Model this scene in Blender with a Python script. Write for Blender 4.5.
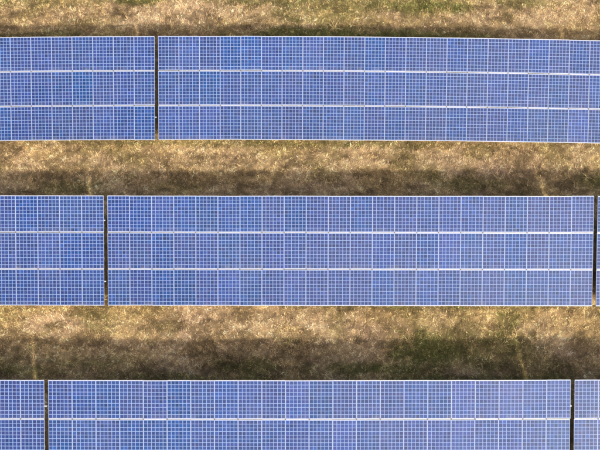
import bpy, math, random
import numpy as np
from mathutils import Matrix, Vector

scene = bpy.context.scene
for o in list(bpy.data.objects):
    bpy.data.objects.remove(o, do_unlink=True)

# ------------------------------------------------------------------ camera
TILT, ROLL, DIST = 0.37584, 0.00459, 47.61164
cam_data = bpy.data.cameras.new('camera')
cam_data.sensor_width = 36.0
cam_data.lens = 36.0 * 991.56529 / 600.0
cam_data.clip_start = 0.5
cam_data.clip_end = 3000.0
cam = bpy.data.objects.new('camera', cam_data)
scene.collection.objects.link(cam)
_up = Vector((0, math.cos(TILT), math.sin(TILT)))
_bk = Vector((0, -math.sin(TILT), math.cos(TILT)))
_rt = Vector((1, 0, 0))
_r2 = math.cos(ROLL) * _rt + math.sin(ROLL) * _up
_u2 = -math.sin(ROLL) * _rt + math.cos(ROLL) * _up
m = Matrix((_r2, _u2, _bk)).transposed().to_4x4()
m.translation = _bk * DIST
cam.matrix_world = m
scene.camera = cam

# ------------------------------------------------------------------ sky and sun
SUN_EL, SUN_AZ = 0.77764, 0.5539          # azimuth from -Y towards +X
sun_dir = Vector((math.cos(SUN_EL) * math.sin(SUN_AZ), -math.cos(SUN_EL) * math.cos(SUN_AZ), math.sin(SUN_EL)))
world = bpy.data.worlds.new('World')
scene.world = world
world.use_nodes = True
nt = world.node_tree
nt.nodes.clear()
sky = nt.nodes.new('ShaderNodeTexSky')
sky.sky_type = 'NISHITA'
sky.sun_disc = False
sky.dust_density = 5.0
sky.air_density = 0.75
sky.ozone_density = 0.6
sky.sun_elevation = SUN_EL
sky.sun_rotation = math.pi - SUN_AZ       # clockwise from +Y
bg = nt.nodes.new('ShaderNodeBackground')
bg.inputs['Strength'].default_value = 0.15
wo = nt.nodes.new('ShaderNodeOutputWorld')
nt.links.new(sky.outputs[0], bg.inputs[0])
nt.links.new(bg.outputs[0], wo.inputs[0])

sl = bpy.data.lights.new('sun', 'SUN')
sl.energy = 2.1
sl.angle = math.radians(2.5)     # sun through thin haze
sl.color = (1.0, 0.95, 0.86)
sun = bpy.data.objects.new('sun', sl)
scene.collection.objects.link(sun)
sun.rotation_euler = sun_dir.to_track_quat('Z', 'Y').to_euler()
sun.location = sun_dir * 60

vs = scene.view_settings
vs.view_transform = 'Standard'
vs.look = 'None'
vs.exposure = 1.02
vs.gamma = 1.0
vs.use_curve_mapping = False

# ------------------------------------------------------------------ helpers
rng = np.random.default_rng(7)
random.seed(7)
COL = scene.collection


def mesh_obj(name, me, mat=None, parent=None, mw=None):
    o = bpy.data.objects.new(name, me)
    COL.objects.link(o)
    if mat is not None and not me.materials:
        me.materials.append(mat)
    if parent is not None:
        o.parent = parent
    if mw is not None:
        o.matrix_local = mw
    return o


class MB:
    def __init__(self):
        self.v, self.f = [], []

    def box(self, x0, x1, y0, y1, z0, z1):
        b = len(self.v)
        for z in (z0, z1):
            self.v += [(x0, y0, z), (x1, y0, z), (x1, y1, z), (x0, y1, z)]
        for q in ((3, 2, 1, 0), (4, 5, 6, 7), (0, 1, 5, 4), (1, 2, 6, 5), (2, 3, 7, 6), (3, 0, 4, 7)):
            self.f.append(tuple(b + i for i in q))

    def sweep(self, rings):
        """closed cross-section rings (lists of equal length) joined along a path, capped"""
        n = len(rings[0])
        b = len(self.v)
        for r in rings:
            self.v += [tuple(p) for p in r]
        for k in range(len(rings) - 1):
            for i in range(n):
                j = (i + 1) % n
                self.f.append((b + k * n + i, b + k * n + j, b + (k + 1) * n + j, b + (k + 1) * n + i))
        self.f.append(tuple(b + i for i in range(n))[::-1])
        e = b + (len(rings) - 1) * n
        self.f.append(tuple(e + i for i in range(n)))

    def mesh(self, name, mat=None):
        me = bpy.data.meshes.new(name)
        me.from_pydata(self.v, [], self.f)
        me.update()
        if mat:
            me.materials.append(mat)
        return me


def _grid(seed):
    return np.random.default_rng(seed).random((64, 64))


def vnoise(x, y, scale, seed):
    g = _grid(seed)
    u, v = np.asarray(x) / scale + 1000.3, np.asarray(y) / scale + 1000.7
    iu, iv = np.floor(u).astype(int), np.floor(v).astype(int)
    fu, fv = u - iu, v - iv
    fu, fv = fu * fu * (3 - 2 * fu), fv * fv * (3 - 2 * fv)
    a, b = g[iu % 64, iv % 64], g[(iu + 1) % 64, iv % 64]
    c, d = g[iu % 64, (iv + 1) % 64], g[(iu + 1) % 64, (iv + 1) % 64]
    return (a * (1 - fu) + b * fu) * (1 - fv) + (c * (1 - fu) + d * fu) * fv


def fbm(x, y, scale, seed, octv=4):
    s, a, t = 0.0, 1.0, 0.0
    for k in range(octv):
        s = s + a * vnoise(x, y, scale / 2 ** k, seed + k)
        t += a
        a *= 0.55
    return s / t


def sstep(a, b, x):
    t = np.clip((x - a) / (b - a), 0, 1)
    return t * t * (3 - 2 * t)


# ------------------------------------------------------------------ materials
def new_mat(name):
    mt = bpy.data.materials.new(name)
    mt.use_nodes = True
    n = mt.node_tree.nodes
    n.clear()
    out = n.new('ShaderNodeOutputMaterial')
    p = n.new('ShaderNodeBsdfPrincipled')
    mt.node_tree.links.new(p.outputs[0], out.inputs[0])
    return mt, mt.node_tree, p


def ramp(nt, fac, stops):
    r = nt.nodes.new('ShaderNodeValToRGB')
    while len(r.color_ramp.elements) < len(stops):
        r.color_ramp.elements.new(0.5)
    for e, (pos, c) in zip(r.color_ramp.elements, stops):
        e.position = pos
        e.color = (*c, 1)
    nt.links.new(fac, r.inputs[0])
    return r.outputs[0]


def noise(nt, vec, scale, detail=4, rough=0.55):
    t = nt.nodes.new('ShaderNodeTexNoise')
    t.inputs['Scale'].default_value = scale
    t.inputs['Detail'].default_value = detail
    t.inputs['Roughness'].default_value = rough
    if vec is not None:
        nt.links.new(vec, t.inputs['Vector'])
    return t.outputs[0]


def mixc(nt, a, b, fac, mode='MIX'):
    x = nt.nodes.new('ShaderNodeMix')
    x.data_type = 'RGBA'
    x.blend_type = mode
    for sock, v in ((x.inputs[6], a), (x.inputs[7], b)):
        if isinstance(v, tuple):
            sock.default_value = (*v, 1)
        else:
            nt.links.new(v, sock)
    if isinstance(fac, float):
        x.inputs[0].default_value = fac
    else:
        nt.links.new(fac, x.inputs[0])
    return x.outputs[2]


# solar cells: polycrystalline silicon under glass, thin dust film
M_cell, t, p = new_mat('solar_cell_blue')
att = t.nodes.new('ShaderNodeAttribute')
att.attribute_name = 'cell'
oi = t.nodes.new('ShaderNodeObjectInfo')
tint = ramp(t, oi.outputs['Random'], [(0.0, (0.80, 0.92, 1.06)), (0.35, (0.98, 1.0, 1.0)),
                                      (0.7, (1.12, 1.0, 0.97)), (1.0, (0.82, 0.98, 1.12))])
geo = t.nodes.new('ShaderNodeNewGeometry')
c = mixc(t, att.outputs['Color'], tint, 1.0, 'MULTIPLY')
# slow change of the silicon batch and film of dust across the field
n1 = noise(t, geo.outputs['Position'], 0.55, 3)
dust = ramp(t, n1, [(0.40, (0, 0, 0)), (0.72, (0.10, 0.10, 0.10))])
c = mixc(t, c, (0.10, 0.105, 0.15), dust)
# crystal grain
vo = t.nodes.new('ShaderNodeTexVoronoi')
vo.inputs['Scale'].default_value = 38.0
t.links.new(geo.outputs['Position'], vo.inputs['Vector'])
bw = t.nodes.new('ShaderNodeSeparateColor')
t.links.new(vo.outputs['Color'], bw.inputs[0])
c = mixc(t, c, ramp(t, bw.outputs[0], [(0.0, (0.78, 0.80, 0.82)), (1.0, (1.22, 1.2, 1.18))]), 1.0, 'MULTIPLY')
# dirt washed down to the lower edge of each module
tc = t.nodes.new('ShaderNodeTexCoord')
sp = t.nodes.new('ShaderNodeSeparateXYZ')
t.links.new(tc.outputs['Object'], sp.inputs[0])
mr = t.nodes.new('ShaderNodeMapRange')
mr.inputs['From Min'].default_value = -0.80
mr.inputs['From Max'].default_value = -0.60
mr.inputs['To Min'].default_value = 1.0
mr.inputs['To Max'].default_value = 0.0
t.links.new(sp.outputs[1], mr.inputs[0])
dn = ramp(t, noise(t, geo.outputs['Position'], 2.6, 5), [(0.42, (0, 0, 0)), (0.75, (0.45, 0.45, 0.45))])
dd = mixc(t, (0.0, 0.0, 0.0), dn, mr.outputs[0])
c = mixc(t, c, (0.16, 0.16, 0.17), dd)
t.links.new(c, p.inputs['Base Color'])
p.inputs['Roughness'].default_value = 0.46
p.inputs['Specular IOR Level'].default_value = 0.13
p.inputs['Coat Weight'].default_value = 0.08
p.inputs['Coat Roughness'].default_value = 0.05

M_sheet, t, p = new_mat('white_backsheet')
tc = t.nodes.new('ShaderNodeTexCoord')
c = ramp(t, noise(t, tc.outputs['Object'], 3.0), [(0.3, (0.137, 0.19, 0.325)), (0.7, (0.166, 0.222, 0.37))])
t.links.new(c, p.inputs['Base Color'])
p.inputs['Roughness'].default_value = 0.55
p.inputs['Specular IOR Level'].default_value = 0.12
p.inputs['Coat Weight'].default_value = 0.08
p.inputs['Coat Roughness'].default_value = 0.05

M_frame, t, p = new_mat('anodised_aluminium')
tc = t.nodes.new('ShaderNodeTexCoord')
c = ramp(t, noise(t, tc.outputs['Object'], 7.0), [(0.3, (0.255, 0.265, 0.30)), (0.7, (0.315, 0.325, 0.36))])
t.links.new(c, p.inputs['Base Color'])
p.inputs['Metallic'].default_value = 0.15
p.inputs['Roughness'].default_value = 0.5

M_steel, t, p = new_mat('galvanised_steel')
tc = t.nodes.new('ShaderNodeTexCoord')
c = ramp(t, noise(t, tc.outputs['Object'], 14.0, 6), [(0.3, (0.22, 0.23, 0.24)), (0.7, (0.32, 0.33, 0.34))])
t.links.new(c, p.inputs['Base Color'])
p.inputs['Metallic'].default_value = 0.3
p.inputs['Roughness'].default_value = 0.55

M_clamp, t, p = new_mat('dark_clamp')
tc = t.nodes.new('ShaderNodeTexCoord')
c = ramp(t, noise(t, tc.outputs['Object'], 9.0), [(0.3, (0.05, 0.05, 0.055)), (0.7, (0.09, 0.09, 0.10))])
t.links.new(c, p.inputs['Base Color'])
p.inputs['Roughness'].default_value = 0.6

M_ground, t, p = new_mat('dry_meadow_soil')
att = t.nodes.new('ShaderNodeAttribute')
att.attribute_name = 'tone'
geo = t.nodes.new('ShaderNodeNewGeometry')
mp = t.nodes.new('ShaderNodeMapping')
mp.inputs['Scale'].default_value = (1.0, 0.7, 1.0)
t.links.new(geo.outputs['Position'], mp.inputs[0])
fine = ramp(t, noise(t, mp.outputs[0], 9.0, 8, 0.7), [(0.25, (0.45, 0.42, 0.38)), (0.5, (0.9, 0.9, 0.9)), (0.75, (1.35, 1.3, 1.2))])
c = mixc(t, att.outputs['Color'], fine, 1.0, 'MULTIPLY')
t.links.new(c, p.inputs['Base Color'])
p.inputs['Roughness'].default_value = 0.95
p.inputs['Specular IOR Level'].default_value = 0.1
bp = t.nodes.new('ShaderNodeBump')
bp.inputs['Strength'].default_value = 0.8
bp.inputs['Distance'].default_value = 0.06
t.links.new(noise(t, geo.outputs['Position'], 14.0, 8, 0.7), bp.inputs['Height'])
t.links.new(bp.outputs[0], p.inputs['Normal'])

M_grass, t, p = new_mat('grass_blade')
att = t.nodes.new('ShaderNodeAttribute')
att.attribute_name = 'tone'
geo = t.nodes.new('ShaderNodeNewGeometry')
c = mixc(t, att.outputs['Color'], ramp(t, noise(t, geo.outputs['Position'], 30.0, 2), [(0.3, (0.8, 0.8, 0.8)), (0.7, (1.15, 1.15, 1.15))]), 1.0, 'MULTIPLY')
t.links.new(c, p.inputs['Base Color'])
p.inputs['Roughness'].default_value = 0.7
p.inputs['Specular IOR Level'].default_value = 0.06

# ------------------------------------------------------------------ layout of the rows (metres)
THETA, H_LOW = 0.42949, 0.95867
CT, ST = math.cos(THETA), math.sin(THETA)
PITCH, MW, ML, RGAP = 1.0, 0.996, 1.656, 0.018
SLANT = 3 * ML + 2 * RGAP
GAP = 0.085
#        X of gap    Y low edge  yaw slope  z slope    z curve
ROWS = [(-6.98419, 4.03675, 0.00607, 0.00422, -0.0011),
        (-8.80312, -4.36263, 0.00236, 0.00323, 0.00004),
        (-10.66098, -12.81929, 0.00417, -0.01193, 0.00072)]


def row_z(r, x):
    X, Y, s, a, q = ROWS[r]
    u = np.clip(np.asarray(x, float) - X, -9.0, 26.0)
    return a * u + q * u * u


def terrain(x, y):
    """the ground follows the gentle fall of the rows, with small hummocks"""
    x = np.asarray(x, float)
    y = np.asarray(y, float)
    z3, z2, z1 = row_z(2, x), row_z(1, x), row_z(0, x)
    w1 = sstep(-2.0, 6.5, y)
    w3 = sstep(-2.0, -10.5, y)
    z = z2 * (1 - w1) * (1 - w3) + z1 * w1 + z3 * w3
    near = sstep(60, 25, np.hypot(x, y))
    return z + near * ((fbm(x, y, 2.2, 11, 4) - 0.5) * 0.10 + (vnoise(x, y, 0.42, 21) - 0.5) * 0.07 + (vnoise(x, y, 0.2, 23) - 0.5) * 0.09)


# patches of differing growth, plus darkening painted over stray sun streaks:  x, y, rx, ry, weight, kind
GREEN = [(4.0, 12.6, 6.0, 0.55, 0.55), (11.5, 12.95, 3.0, 0.4, 0.5), (-1.5, 12.7, 4.5, 0.4, 0.6), (-15, 12.9, 3.5, 0.45, 0.6), (7.6, -6.6, 3.2, 0.8, 0.5), (2.6, 10.65, 6.2, 0.42, 1.0), (-13, 10.55, 4.5, 0.25, 0.55), (6.2, 12.5, 2.9, 0.62, 1.0), (-8.6, 12.75, 2.2, 0.35, 0.9),
         (7.2, -6.25, 2.6, 1.0, 1.0), (9.2, -6.0, 2.0, 0.75, 0.6), (3.6, -7.0, 3.4, 0.32, 0.75), (-9.4, -6.8, 1.7, 0.4, 0.35),
         (-12.4, -7.2, 1.3, 0.4, 0.45), (-2.6, -6.9, 1.7, 0.4, 0.55), (-5.0, -7.45, 4.0, 0.22, 0.5), (8, -7.45, 5.5, 0.25, 0.7),
         (-11.2, 1.95, 1.6, 0.5, 0.4), (8.4, 2.2, 2.2, 0.6, 0.45), (14.3, 2.4, 1.0, 0.5, 0.5), (-14.5, 12.6, 3.0, 0.6, 0.4),
         (-9.4, -4.9, 1.0, 0.5, 0.4), (9.6, -4.7, 0.6, 0.6, 0.5), (0.5, 12.0, 3.0, 0.6, 0.42), (-3, 4.35, 12, 0.22, 0.45), (6, -4.05, 8, 0.16, 0.45)]
PINK = [(-11.5, -5.05, 1.6, 0.55, 0.9), (-5.2, -5.1, 1.9, 0.6, 0.85), (3.2, -5.2, 2.4, 0.5, 0.6), (10.5, -6.2, 3.5, 0.5, 0.55),
        (-8.2, -5.9, 1.6, 0.4, 0.5), (-3.5, 3.2, 2.0, 0.4, 0.5), (7.0, 11.6, 1.6, 0.4, 0.8), (9.4, 2.8, 2.0, 0.6, 0.5), (0.0, -6.2, 3.5, 0.6, 0.4)]
DARK = [(11.3, 2.3, 0.9, 0.7, 1.0), (10.1, -6.4, 0.8, 0.9, 0.9), (-4.2, -6.45, 1.5, 0.65, 0.9), (-0.4, -6.1, 2.2, 0.5, 0.55), (-12.6, -6.0, 1.5, 0.6, 0.7), (5.5, -5.9, 1.8, 0.45, 0.6), (-13.5, 2.4, 3.0, 0.3, 0.5),  # leading pair painted dark to mute sun streaks falling through the right-hand gaps
        (10.5, -6.9, 2.6, 0.5, 0.5), (1.0, 2.4, 9.0, 0.5, 0.35), (12.0, 2.3, 3.0, 0.5, 0.45), (-10.8, 11.7, 2.0, 0.3, 0.35), (4.4, 3.6, 1.2, 0.3, 0.3)]
PALE = [(-9.2, -6.2, 2.4, 0.7, 0.7), (-8.5, 11.9, 4.0, 0.7, 0.8), (11.5, 11.9, 4.0, 0.6, 0.7), (-6, 3.3, 7, 0.5, 0.7), (4, 3.2, 8, 0.4, 0.5), (-9, -4.9, 5, 0.5, 0.6), (-2, -4.8, 5, 0.4, 0.5)]


def patch(lst, x, y, seed):
    wob = (fbm(x, y, 1.3, seed, 4) - 0.5) * 1.5
    w = np.zeros_like(x)
    for px, py, rx, ry, k in lst:
        d = np.hypot((x - px) / rx, (y - py) / ry)
        w = np.maximum(w, k * sstep(1.35, 0.35, d + wob))
    return w


C_STRAW = np.array((0.57, 0.385, 0.17))
C_PALE = np.array((0.66, 0.455, 0.245))
C_PINK = np.array((0.55, 0.37, 0.215))
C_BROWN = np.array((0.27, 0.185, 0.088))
C_OLIVE = np.array((0.29, 0.23, 0.08))
C_GREEN = np.array((0.125, 0.135, 0.035))


def tone(x, y, jitter=None):
    """RGB albedo of the growth at x,y; jitter holds a random number for each blade"""
    n = len(x)
    j = np.full(n, 0.5) if jitter is None else jitter
    col = np.repeat(C_STRAW[None], n, 0)

    def blend(c, w):
        nonlocal col
        w = np.clip(w, 0, 1)[:, None]
        col = col * (1 - w) + c * w
    k = np.modf(j * 7.31)[0]
    l = np.modf(j * 13.77)[0]

    def pick(w, t):                     # single tufts differ: each takes a colour or not
        return w if jitter is None else sstep(t - 0.12, t + 0.12, w * 1.05) * 0.92
    a = fbm(x, y * 1.5, 2.4, 31)
    b = fbm(x, y * 1.7, 1.1, 41)
    e = fbm(x, y * 1.3, 3.6, 51)
    blend(C_PALE, pick(sstep(0.42, 0.66, a) * 0.8 + patch(PALE, x, y, 91) * 0.7, k))
    blend(C_PINK, pick(sstep(0.50, 0.66, e) * 0.5 + patch(PINK, x, y, 61) * 0.8, l))
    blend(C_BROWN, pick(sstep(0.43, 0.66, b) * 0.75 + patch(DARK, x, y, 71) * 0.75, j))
    blend(C_OLIVE, pick(sstep(0.48, 0.70, fbm(x, y * 1.6, 1.9, 81)) * 0.4, k))
    g = patch(GREEN, x, y, 101)
    blend(C_OLIVE, pick(g * 0.8, l))
    blend(C_GREEN, pick(g * 0.65, j))
    # thin and matted growth: thatch shows darker, fresh straw paler, in hand to metre sized mottles
    mo = fbm(x, y * 1.25, 0.32, 141, 2) - 0.5 + (fbm(x, y * 2.2, 1.5, 151, 3) - 0.5) * 0.8
    col = col * np.clip(1.0 + 0.85 * mo, 0.55, 1.4)[:, None]
    return col


# ------------------------------------------------------------------ the ground: one sheet to the horizon
def axis(lo, hi, step, far):
    mid = list(np.arange(lo, hi + 1e-6, step))
    out, d = [], step
    v = hi
    while v < far:
        d *= 1.35
        v += d
        out.append(v)
    neg, d, v = [], step, lo
    while v > -far:
        d *= 1.35
        v -= d
        neg.append(v)
    return np.array(neg[::-1] + mid + out)


gx = axis(-18, 18, 0.075, 1500)
gy = axis(-10, 15, 0.075, 1500)
XX, YY = np.meshgrid(gx, gy)
fx, fy = XX.ravel(), YY.ravel()
nx, ny = len(gx), len(gy)
verts = np.stack([fx, fy, terrain(fx, fy)], 1)
ii = (np.arange(ny - 1)[:, None] * nx + np.arange(nx - 1)[None]).ravel()
quads = np.stack([ii, ii + 1, ii + nx + 1, ii + nx], 1)


def np_mesh(name, verts, faces, colors, mat):
    me = bpy.data.meshes.new(name)
    k = faces.shape[1]
    me.vertices.add(len(verts))
    me.vertices.foreach_set('co', verts.astype(np.float32).ravel())
    me.loops.add(faces.size)
    me.loops.foreach_set('vertex_index', faces.astype(np.int32).ravel())
    me.polygons.add(len(faces))
    me.polygons.foreach_set('loop_start', np.arange(0, faces.size, k, dtype=np.int32))
    me.update(calc_edges=True)
    ca = me.color_attributes.new('tone', 'FLOAT_COLOR', 'POINT')
    c4 = np.concatenate([colors, np.ones((len(colors), 1))], 1).astype(np.float32)
    ca.data.foreach_set('color', c4.ravel())
    me.materials.append(mat)
    return me


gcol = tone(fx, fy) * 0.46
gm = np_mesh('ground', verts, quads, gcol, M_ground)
gm.polygons.foreach_set('use_smooth', np.ones(len(quads), dtype=bool))
ground = mesh_obj('ground', gm)
ground['kind'] = 'structure'
ground['label'] = 'dry straw coloured meadow ground beneath the solar tables'

# ------------------------------------------------------------------ solar modules (shared meshes)
# origin at the module centre, X across, Y up the slope, Z normal; thickness 0.04
FT = 0.04
LIPX, LIPY = 0.004, 0.025
fm = MB()
hx, hy = MW / 2, ML / 2
fm.box(-hx, hx, -hy, -hy + LIPY, 0, FT)
fm.box(-hx, hx, hy - LIPY, hy, 0, FT)
fm.box(-hx, -hx + LIPX, -hy + LIPY, hy - LIPY, 0, FT - 0.0005)
fm.box(hx - LIPX, hx, -hy + LIPY, hy - LIPY, 0, FT - 0.0005)
ME_FRAME = fm.mesh('frame', M_frame)
lm = MB()
lm.box(-hx + LIPX, hx - LIPX, -hy + LIPY, hy - LIPY, 0.028, 0.0345)
# junction box under the sheet
lm.box(-0.06, 0.06, hy - 0.30, hy - 0.18, 0.008, 0.028)
ME_SHEET = lm.mesh('solar_panel', M_sheet)

CPX, CPY, CG = 0.1625, 0.1592, 0.0205
ME_CELLS = []
for k in range(24):
    r = np.random.default_rng(200 + k)
    v, f, cc = [], [], []
    hue = r.uniform(0.05, 0.75)
    batch = r.normal(0, 0.075)
    for i in range(6):
        for j in range(10):
            cx, cy = (i - 2.5) * CPX, (j - 4.5) * CPY
            h, hv = (CPX - CG) / 2, (CPY - CG) / 2
            b = len(v)
            z = 0.0362
            v += [(cx - h, cy - hv, z), (cx + h, cy - hv, z), (cx + h, cy + hv, z), (cx - h, cy + hv, z)]
            f.append((b, b + 1, b + 2, b + 3))
            br = math.exp(r.normal(-0.09, 0.14) + batch)
            vio = min(max(r.normal(hue, 0.2), 0), 1)
            base = np.array((0.004, 0.033, 0.122)) * (1 - vio) + np.array((0.019, 0.030, 0.114)) * vio
            if r.random() < 0.03:
                br *= 0.75
            cc.append(base * br)
    me = bpy.data.meshes.new('cells')
    me.from_pydata(v, [], f)
    ca = me.color_attributes.new('cell', 'FLOAT_COLOR', 'CORNER')
    arr = np.repeat(np.concatenate([np.array(cc), np.ones((60, 1))], 1), 4, 0).astype(np.float32)
    ca.data.foreach_set('color', arr.ravel())
    me.materials.append(M_cell)
    ME_CELLS.append(me)


# ------------------------------------------------------------------ solar tables
def make_table(r, u0, ncol, label, seed, ends):
    """table of three module rows; u0 = left edge measured from the row's first gap.
    ends: slant position -> how far that purlin pokes out at the right end"""
    X, Y, s, a, q = ROWS[r]
    rd = random.Random(seed)
    ox = X + u0 + ncol * PITCH / 2

    def line(u):                                   # low edge of the table plane in world space
        return Vector((X + u, Y + s * u, H_LOW + a * u + q * u * u))
    up = Vector((0, CT, ST))
    uc = u0 + ncol * PITCH / 2
    base = line(uc)
    bx, by = base.x, base.y + SLANT * CT / 2
    bz = float(terrain(np.array([bx]), np.array([by]))[0])
    root = bpy.data.objects.new('solar_table', None)
    root.empty_display_size = 0.5
    COL.objects.link(root)
    root.location = (bx, by, bz)
    O = Vector((bx, by, bz))
    root['label'] = label
    root['category'] = 'solar table'
    root['group'] = 'tables of solar panels in three rows'

    def frame_at(u):
        ex = Vector((1, s, a + 2 * q * u)).normalized()
        ez = ex.cross(up).normalized()
        ey = ez.cross(ex)
        return ex, ey, ez
    # modules
    for c in range(ncol):
        u = u0 + (c + 0.5) * PITCH
        ex, ey, ez = frame_at(u)
        for k in range(3):
            v = ML / 2 + k * (ML + RGAP)
            pos = line(u) + up * v + ez * (rd.gauss(0, 0.0025)) + ey * rd.gauss(0, 0.003) - O
            ax = ex + ez * rd.gauss(0, 0.0025)
            ax.normalize()
            ay = (ey + ez * rd.gauss(0, 0.0015)).normalized()
            az = ax.cross(ay).normalized()
            ay = az.cross(ax)
            mw = Matrix((ax, ay, az)).transposed().to_4x4()
            mw.translation = pos - az * FT
            pn = mesh_obj('solar_panel', ME_SHEET, None, root, mw)
            mesh_obj('frame', ME_FRAME, None, pn)
            ce = mesh_obj('cells', rd.choice(ME_CELLS), None, pn)
            ce['kind'] = 'stuff'
    # purlins along the table
    for v in (0.46, 1.10, 2.15, 2.82, 3.88, 4.50):
        over = ends.get(v, 0.0)
        mb = MB()
        rings = []
        us = [u0 - 0.0] + [u0 + i * PITCH for i in range(1, ncol)] + [u0 + ncol * PITCH + over]
        for u in us:
            ex, ey, ez = frame_at(u)
            p0 = line(u) + up * v - ez * (FT + 0.004) - O
            w, h = 0.025, 0.06
            rings.append([p0 - ey * w, p0 - ey * w - ez * h, p0 + ey * w - ez * h, p0 + ey * w - ez * (h - 0.006),
                          p0 - ey * (w - 0.006) - ez * (h - 0.006), p0 - ey * (w - 0.006) - ez * 0.006, p0 + ey * w - ez * 0.006, p0 + ey * w])
        mb.sweep(rings)
        mesh_obj('purlin', mb.mesh('purlin', M_steel), None, root)
    # trestles: rafter, front post, rear post
    nt_ = max(2, round(ncol / 2.8))
    for i in range(nt_):
        u = u0 + ncol * PITCH * (i + 0.5) / nt_
        ex, ey, ez = frame_at(u)
        mb = MB()
        a0 = line(u) + up * 0.30 - ez * (FT + 0.068) - O
        a1 = line(u) + up * 4.72 - ez * (FT + 0.068) - O
        mb.sweep([[a + ex * 0.03, a - ex * 0.03, a - ex * 0.03 - ez * 0.10, a + ex * 0.03 - ez * 0.10] for a in (a0, a1)])
        mesh_obj('rafter', mb.mesh('rafter', M_steel), None, root)
        for v in (1.25, 3.75):
            t0 = line(u) + up * v - ez * (FT + 0.12)
            gz = float(terrain(np.array([t0.x]), np.array([t0.y]))[0])
            mb = MB()
            x, y = t0.x - O.x + 0.075, t0.y - O.y
            mb.box(x - 0.04, x + 0.04, y - 0.05, y - 0.042, gz - 0.3 - O.z, t0.z + 0.06 - O.z)
            mb.box(x - 0.04, x + 0.04, y + 0.042, y + 0.05, gz - 0.3 - O.z, t0.z + 0.06 - O.z)
            mb.box(x - 0.04, x - 0.032, y - 0.042, y + 0.042, gz - 0.3 - O.z, t0.z + 0.058 - O.z)
            mesh_obj('post', mb.mesh('post', M_steel), None, root)
    # dark clamps where four modules meet
    mb = MB()
    for c in range(1, ncol):
        u = u0 + c * PITCH
        for k in (1, 2):
            if rd.random() < 0.12:
                continue
            ex, ey, ez = frame_at(u)
            p0 = line(u) + up * (k * (ML + RGAP) - RGAP / 2) - O + ex * rd.gauss(0, 0.006)
            mb.sweep([[p0 + ex * sx * 0.027 + ey * sy * 0.030 + ez * hz for sx, sy in ((-1, -1), (1, -1), (1, 1), (-1, 1))]
                      for hz in (-0.03, 0.012)])
    cl = mesh_obj('clamp', mb.mesh('clamp', M_clamp), None, root)
    cl['kind'] = 'stuff'
    return root


make_table(0, -GAP - 12, 12, 'shorter solar table left of the gap in the top row', 1, {1.10: 0.07})
make_table(0, GAP, 22, 'long solar table filling the top row to the right of its gap', 2, {})
make_table(0, 22 + 3 * GAP, 8, 'solar table just outside the right edge of the top row, casting its shadow', 9, {})
make_table(1, -GAP - 10, 10, 'solar table at the left end of the middle row, five panel columns showing', 3, {1.10: 0.07, 3.88: 0.05})
make_table(1, GAP, 22, 'long solar table in the middle row, between that row\'s two gaps', 4, {})
make_table(1, 22 + 3 * GAP, 8, 'sliver of a solar table at the right edge of the middle row', 5, {})
make_table(2, -GAP - 8, 8, 'solar table in the bottom left corner, two panel columns showing', 6, {3.88: 0.10})
make_table(2, GAP, 22, 'long solar table in the bottom row, between that row\'s two gaps', 7, {3.88: 0.06})
make_table(2, 22 + 3 * GAP, 8, 'solar table in the bottom right corner, just right of the gap', 8, {})


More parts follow.
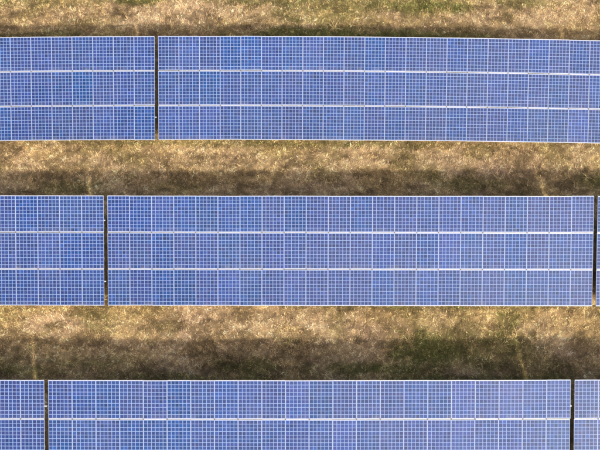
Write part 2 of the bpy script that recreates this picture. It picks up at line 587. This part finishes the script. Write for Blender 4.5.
# ------------------------------------------------------------------ dry grass
def grass(name, n_clump, per, area, hmin, hmax, width, lean, seed, keep=None, gain=1.0, spread=0.06, short=False):
    r = np.random.default_rng(seed)
    x0, x1, y0, y1 = area
    cx, cy = r.uniform(x0, x1, n_clump), r.uniform(y0, y1, n_clump)
    if keep is not None:
        k = keep(cx, cy, r)
        cx, cy = cx[k], cy[k]
    size = np.exp(r.normal(0, 0.35, len(cx)))
    cj = r.random(len(cx))
    X = np.repeat(cx, per) + r.normal(0, spread, len(cx) * per)
    Y = np.repeat(cy, per) + r.normal(0, spread, len(cx) * per)
    n = len(X)
    S = np.repeat(size, per)
    J = np.clip(np.repeat(cj, per) * 0.9 + r.random(n) * 0.1, 0, 1)
    Lh = r.uniform(hmin, hmax, n) * S
    az = r.uniform(0, 2 * math.pi, n)
    ln = np.clip(r.normal(lean, 0.28, n), 0.05, 1.5)
    dx, dy = np.cos(az) * np.sin(ln), np.sin(az) * np.sin(ln)
    dz = np.cos(ln)
    wd = width * r.uniform(0.6, 1.3, n) * np.sqrt(S)
    wx, wy = -np.sin(az) * wd / 2, np.cos(az) * wd / 2
    Z = terrain(X, Y) - 0.01
    b = np.stack([X, Y, Z], 1)
    d = np.stack([dx, dy, dz], 1)
    w = np.stack([wx, wy, np.zeros(n)], 1)
    mid = b + d * (Lh * 0.55)[:, None]
    dr = d.copy()
    dr[:, 2] -= 0.45
    tip = mid + dr * (Lh * 0.45)[:, None]
    tip[:, 2] = np.maximum(tip[:, 2], Z + 0.015)
    if short:
        V = np.stack([b - w, b + w, tip], 1).reshape(-1, 3)
        F = np.arange(n * 3).reshape(-1, 3)
    else:
        V = np.stack([b - w, b + w, mid + w * 0.8, mid - w * 0.8, tip], 1).reshape(-1, 3)
        i = np.arange(n) * 5
        F = np.concatenate([np.stack([i, i + 1, i + 2], 1), np.stack([i, i + 2, i + 3], 1), np.stack([i + 3, i + 2, i + 4], 1)])
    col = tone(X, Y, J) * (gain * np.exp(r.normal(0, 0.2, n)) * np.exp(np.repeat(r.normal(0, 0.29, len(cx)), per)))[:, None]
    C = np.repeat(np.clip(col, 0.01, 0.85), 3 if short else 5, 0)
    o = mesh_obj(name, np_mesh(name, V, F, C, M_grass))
    o['kind'] = 'stuff'
    return o


def under(x, y):
    """1 well below a table, where little grows"""
    m_ = np.zeros_like(x)
    for X, Y, s, a, q in ROWS:
        m_ = np.maximum(m_, sstep(0.5, 1.2, y - Y) * sstep(4.3, 3.5, y - Y))
    return m_


def keep_all(x, y, r):
    return r.random(len(x)) > under(x, y) * 0.8


def keep_tuft(x, y, r):
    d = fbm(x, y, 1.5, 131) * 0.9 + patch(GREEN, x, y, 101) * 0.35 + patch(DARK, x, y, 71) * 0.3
    return (r.random(len(x)) < sstep(0.35, 0.75, d)) & (under(x, y) < 0.5)


AREA = (-18.5, 18.5, -9.5, 14.5)
g = grass('meadow_grass', 120000, 8, AREA, 0.045, 0.13, 0.0155, 0.76, 5, keep_all, 1.20, 0.035, True)
g['label'] = 'short dry straw coloured meadow grass between the solar tables'
g = grass('grass_tuft', 15000, 12, AREA, 0.08, 0.19, 0.012, 0.65, 6, keep_tuft, 0.95, 0.05)
g['label'] = 'taller tufts of brown and green grass among the dry meadow'
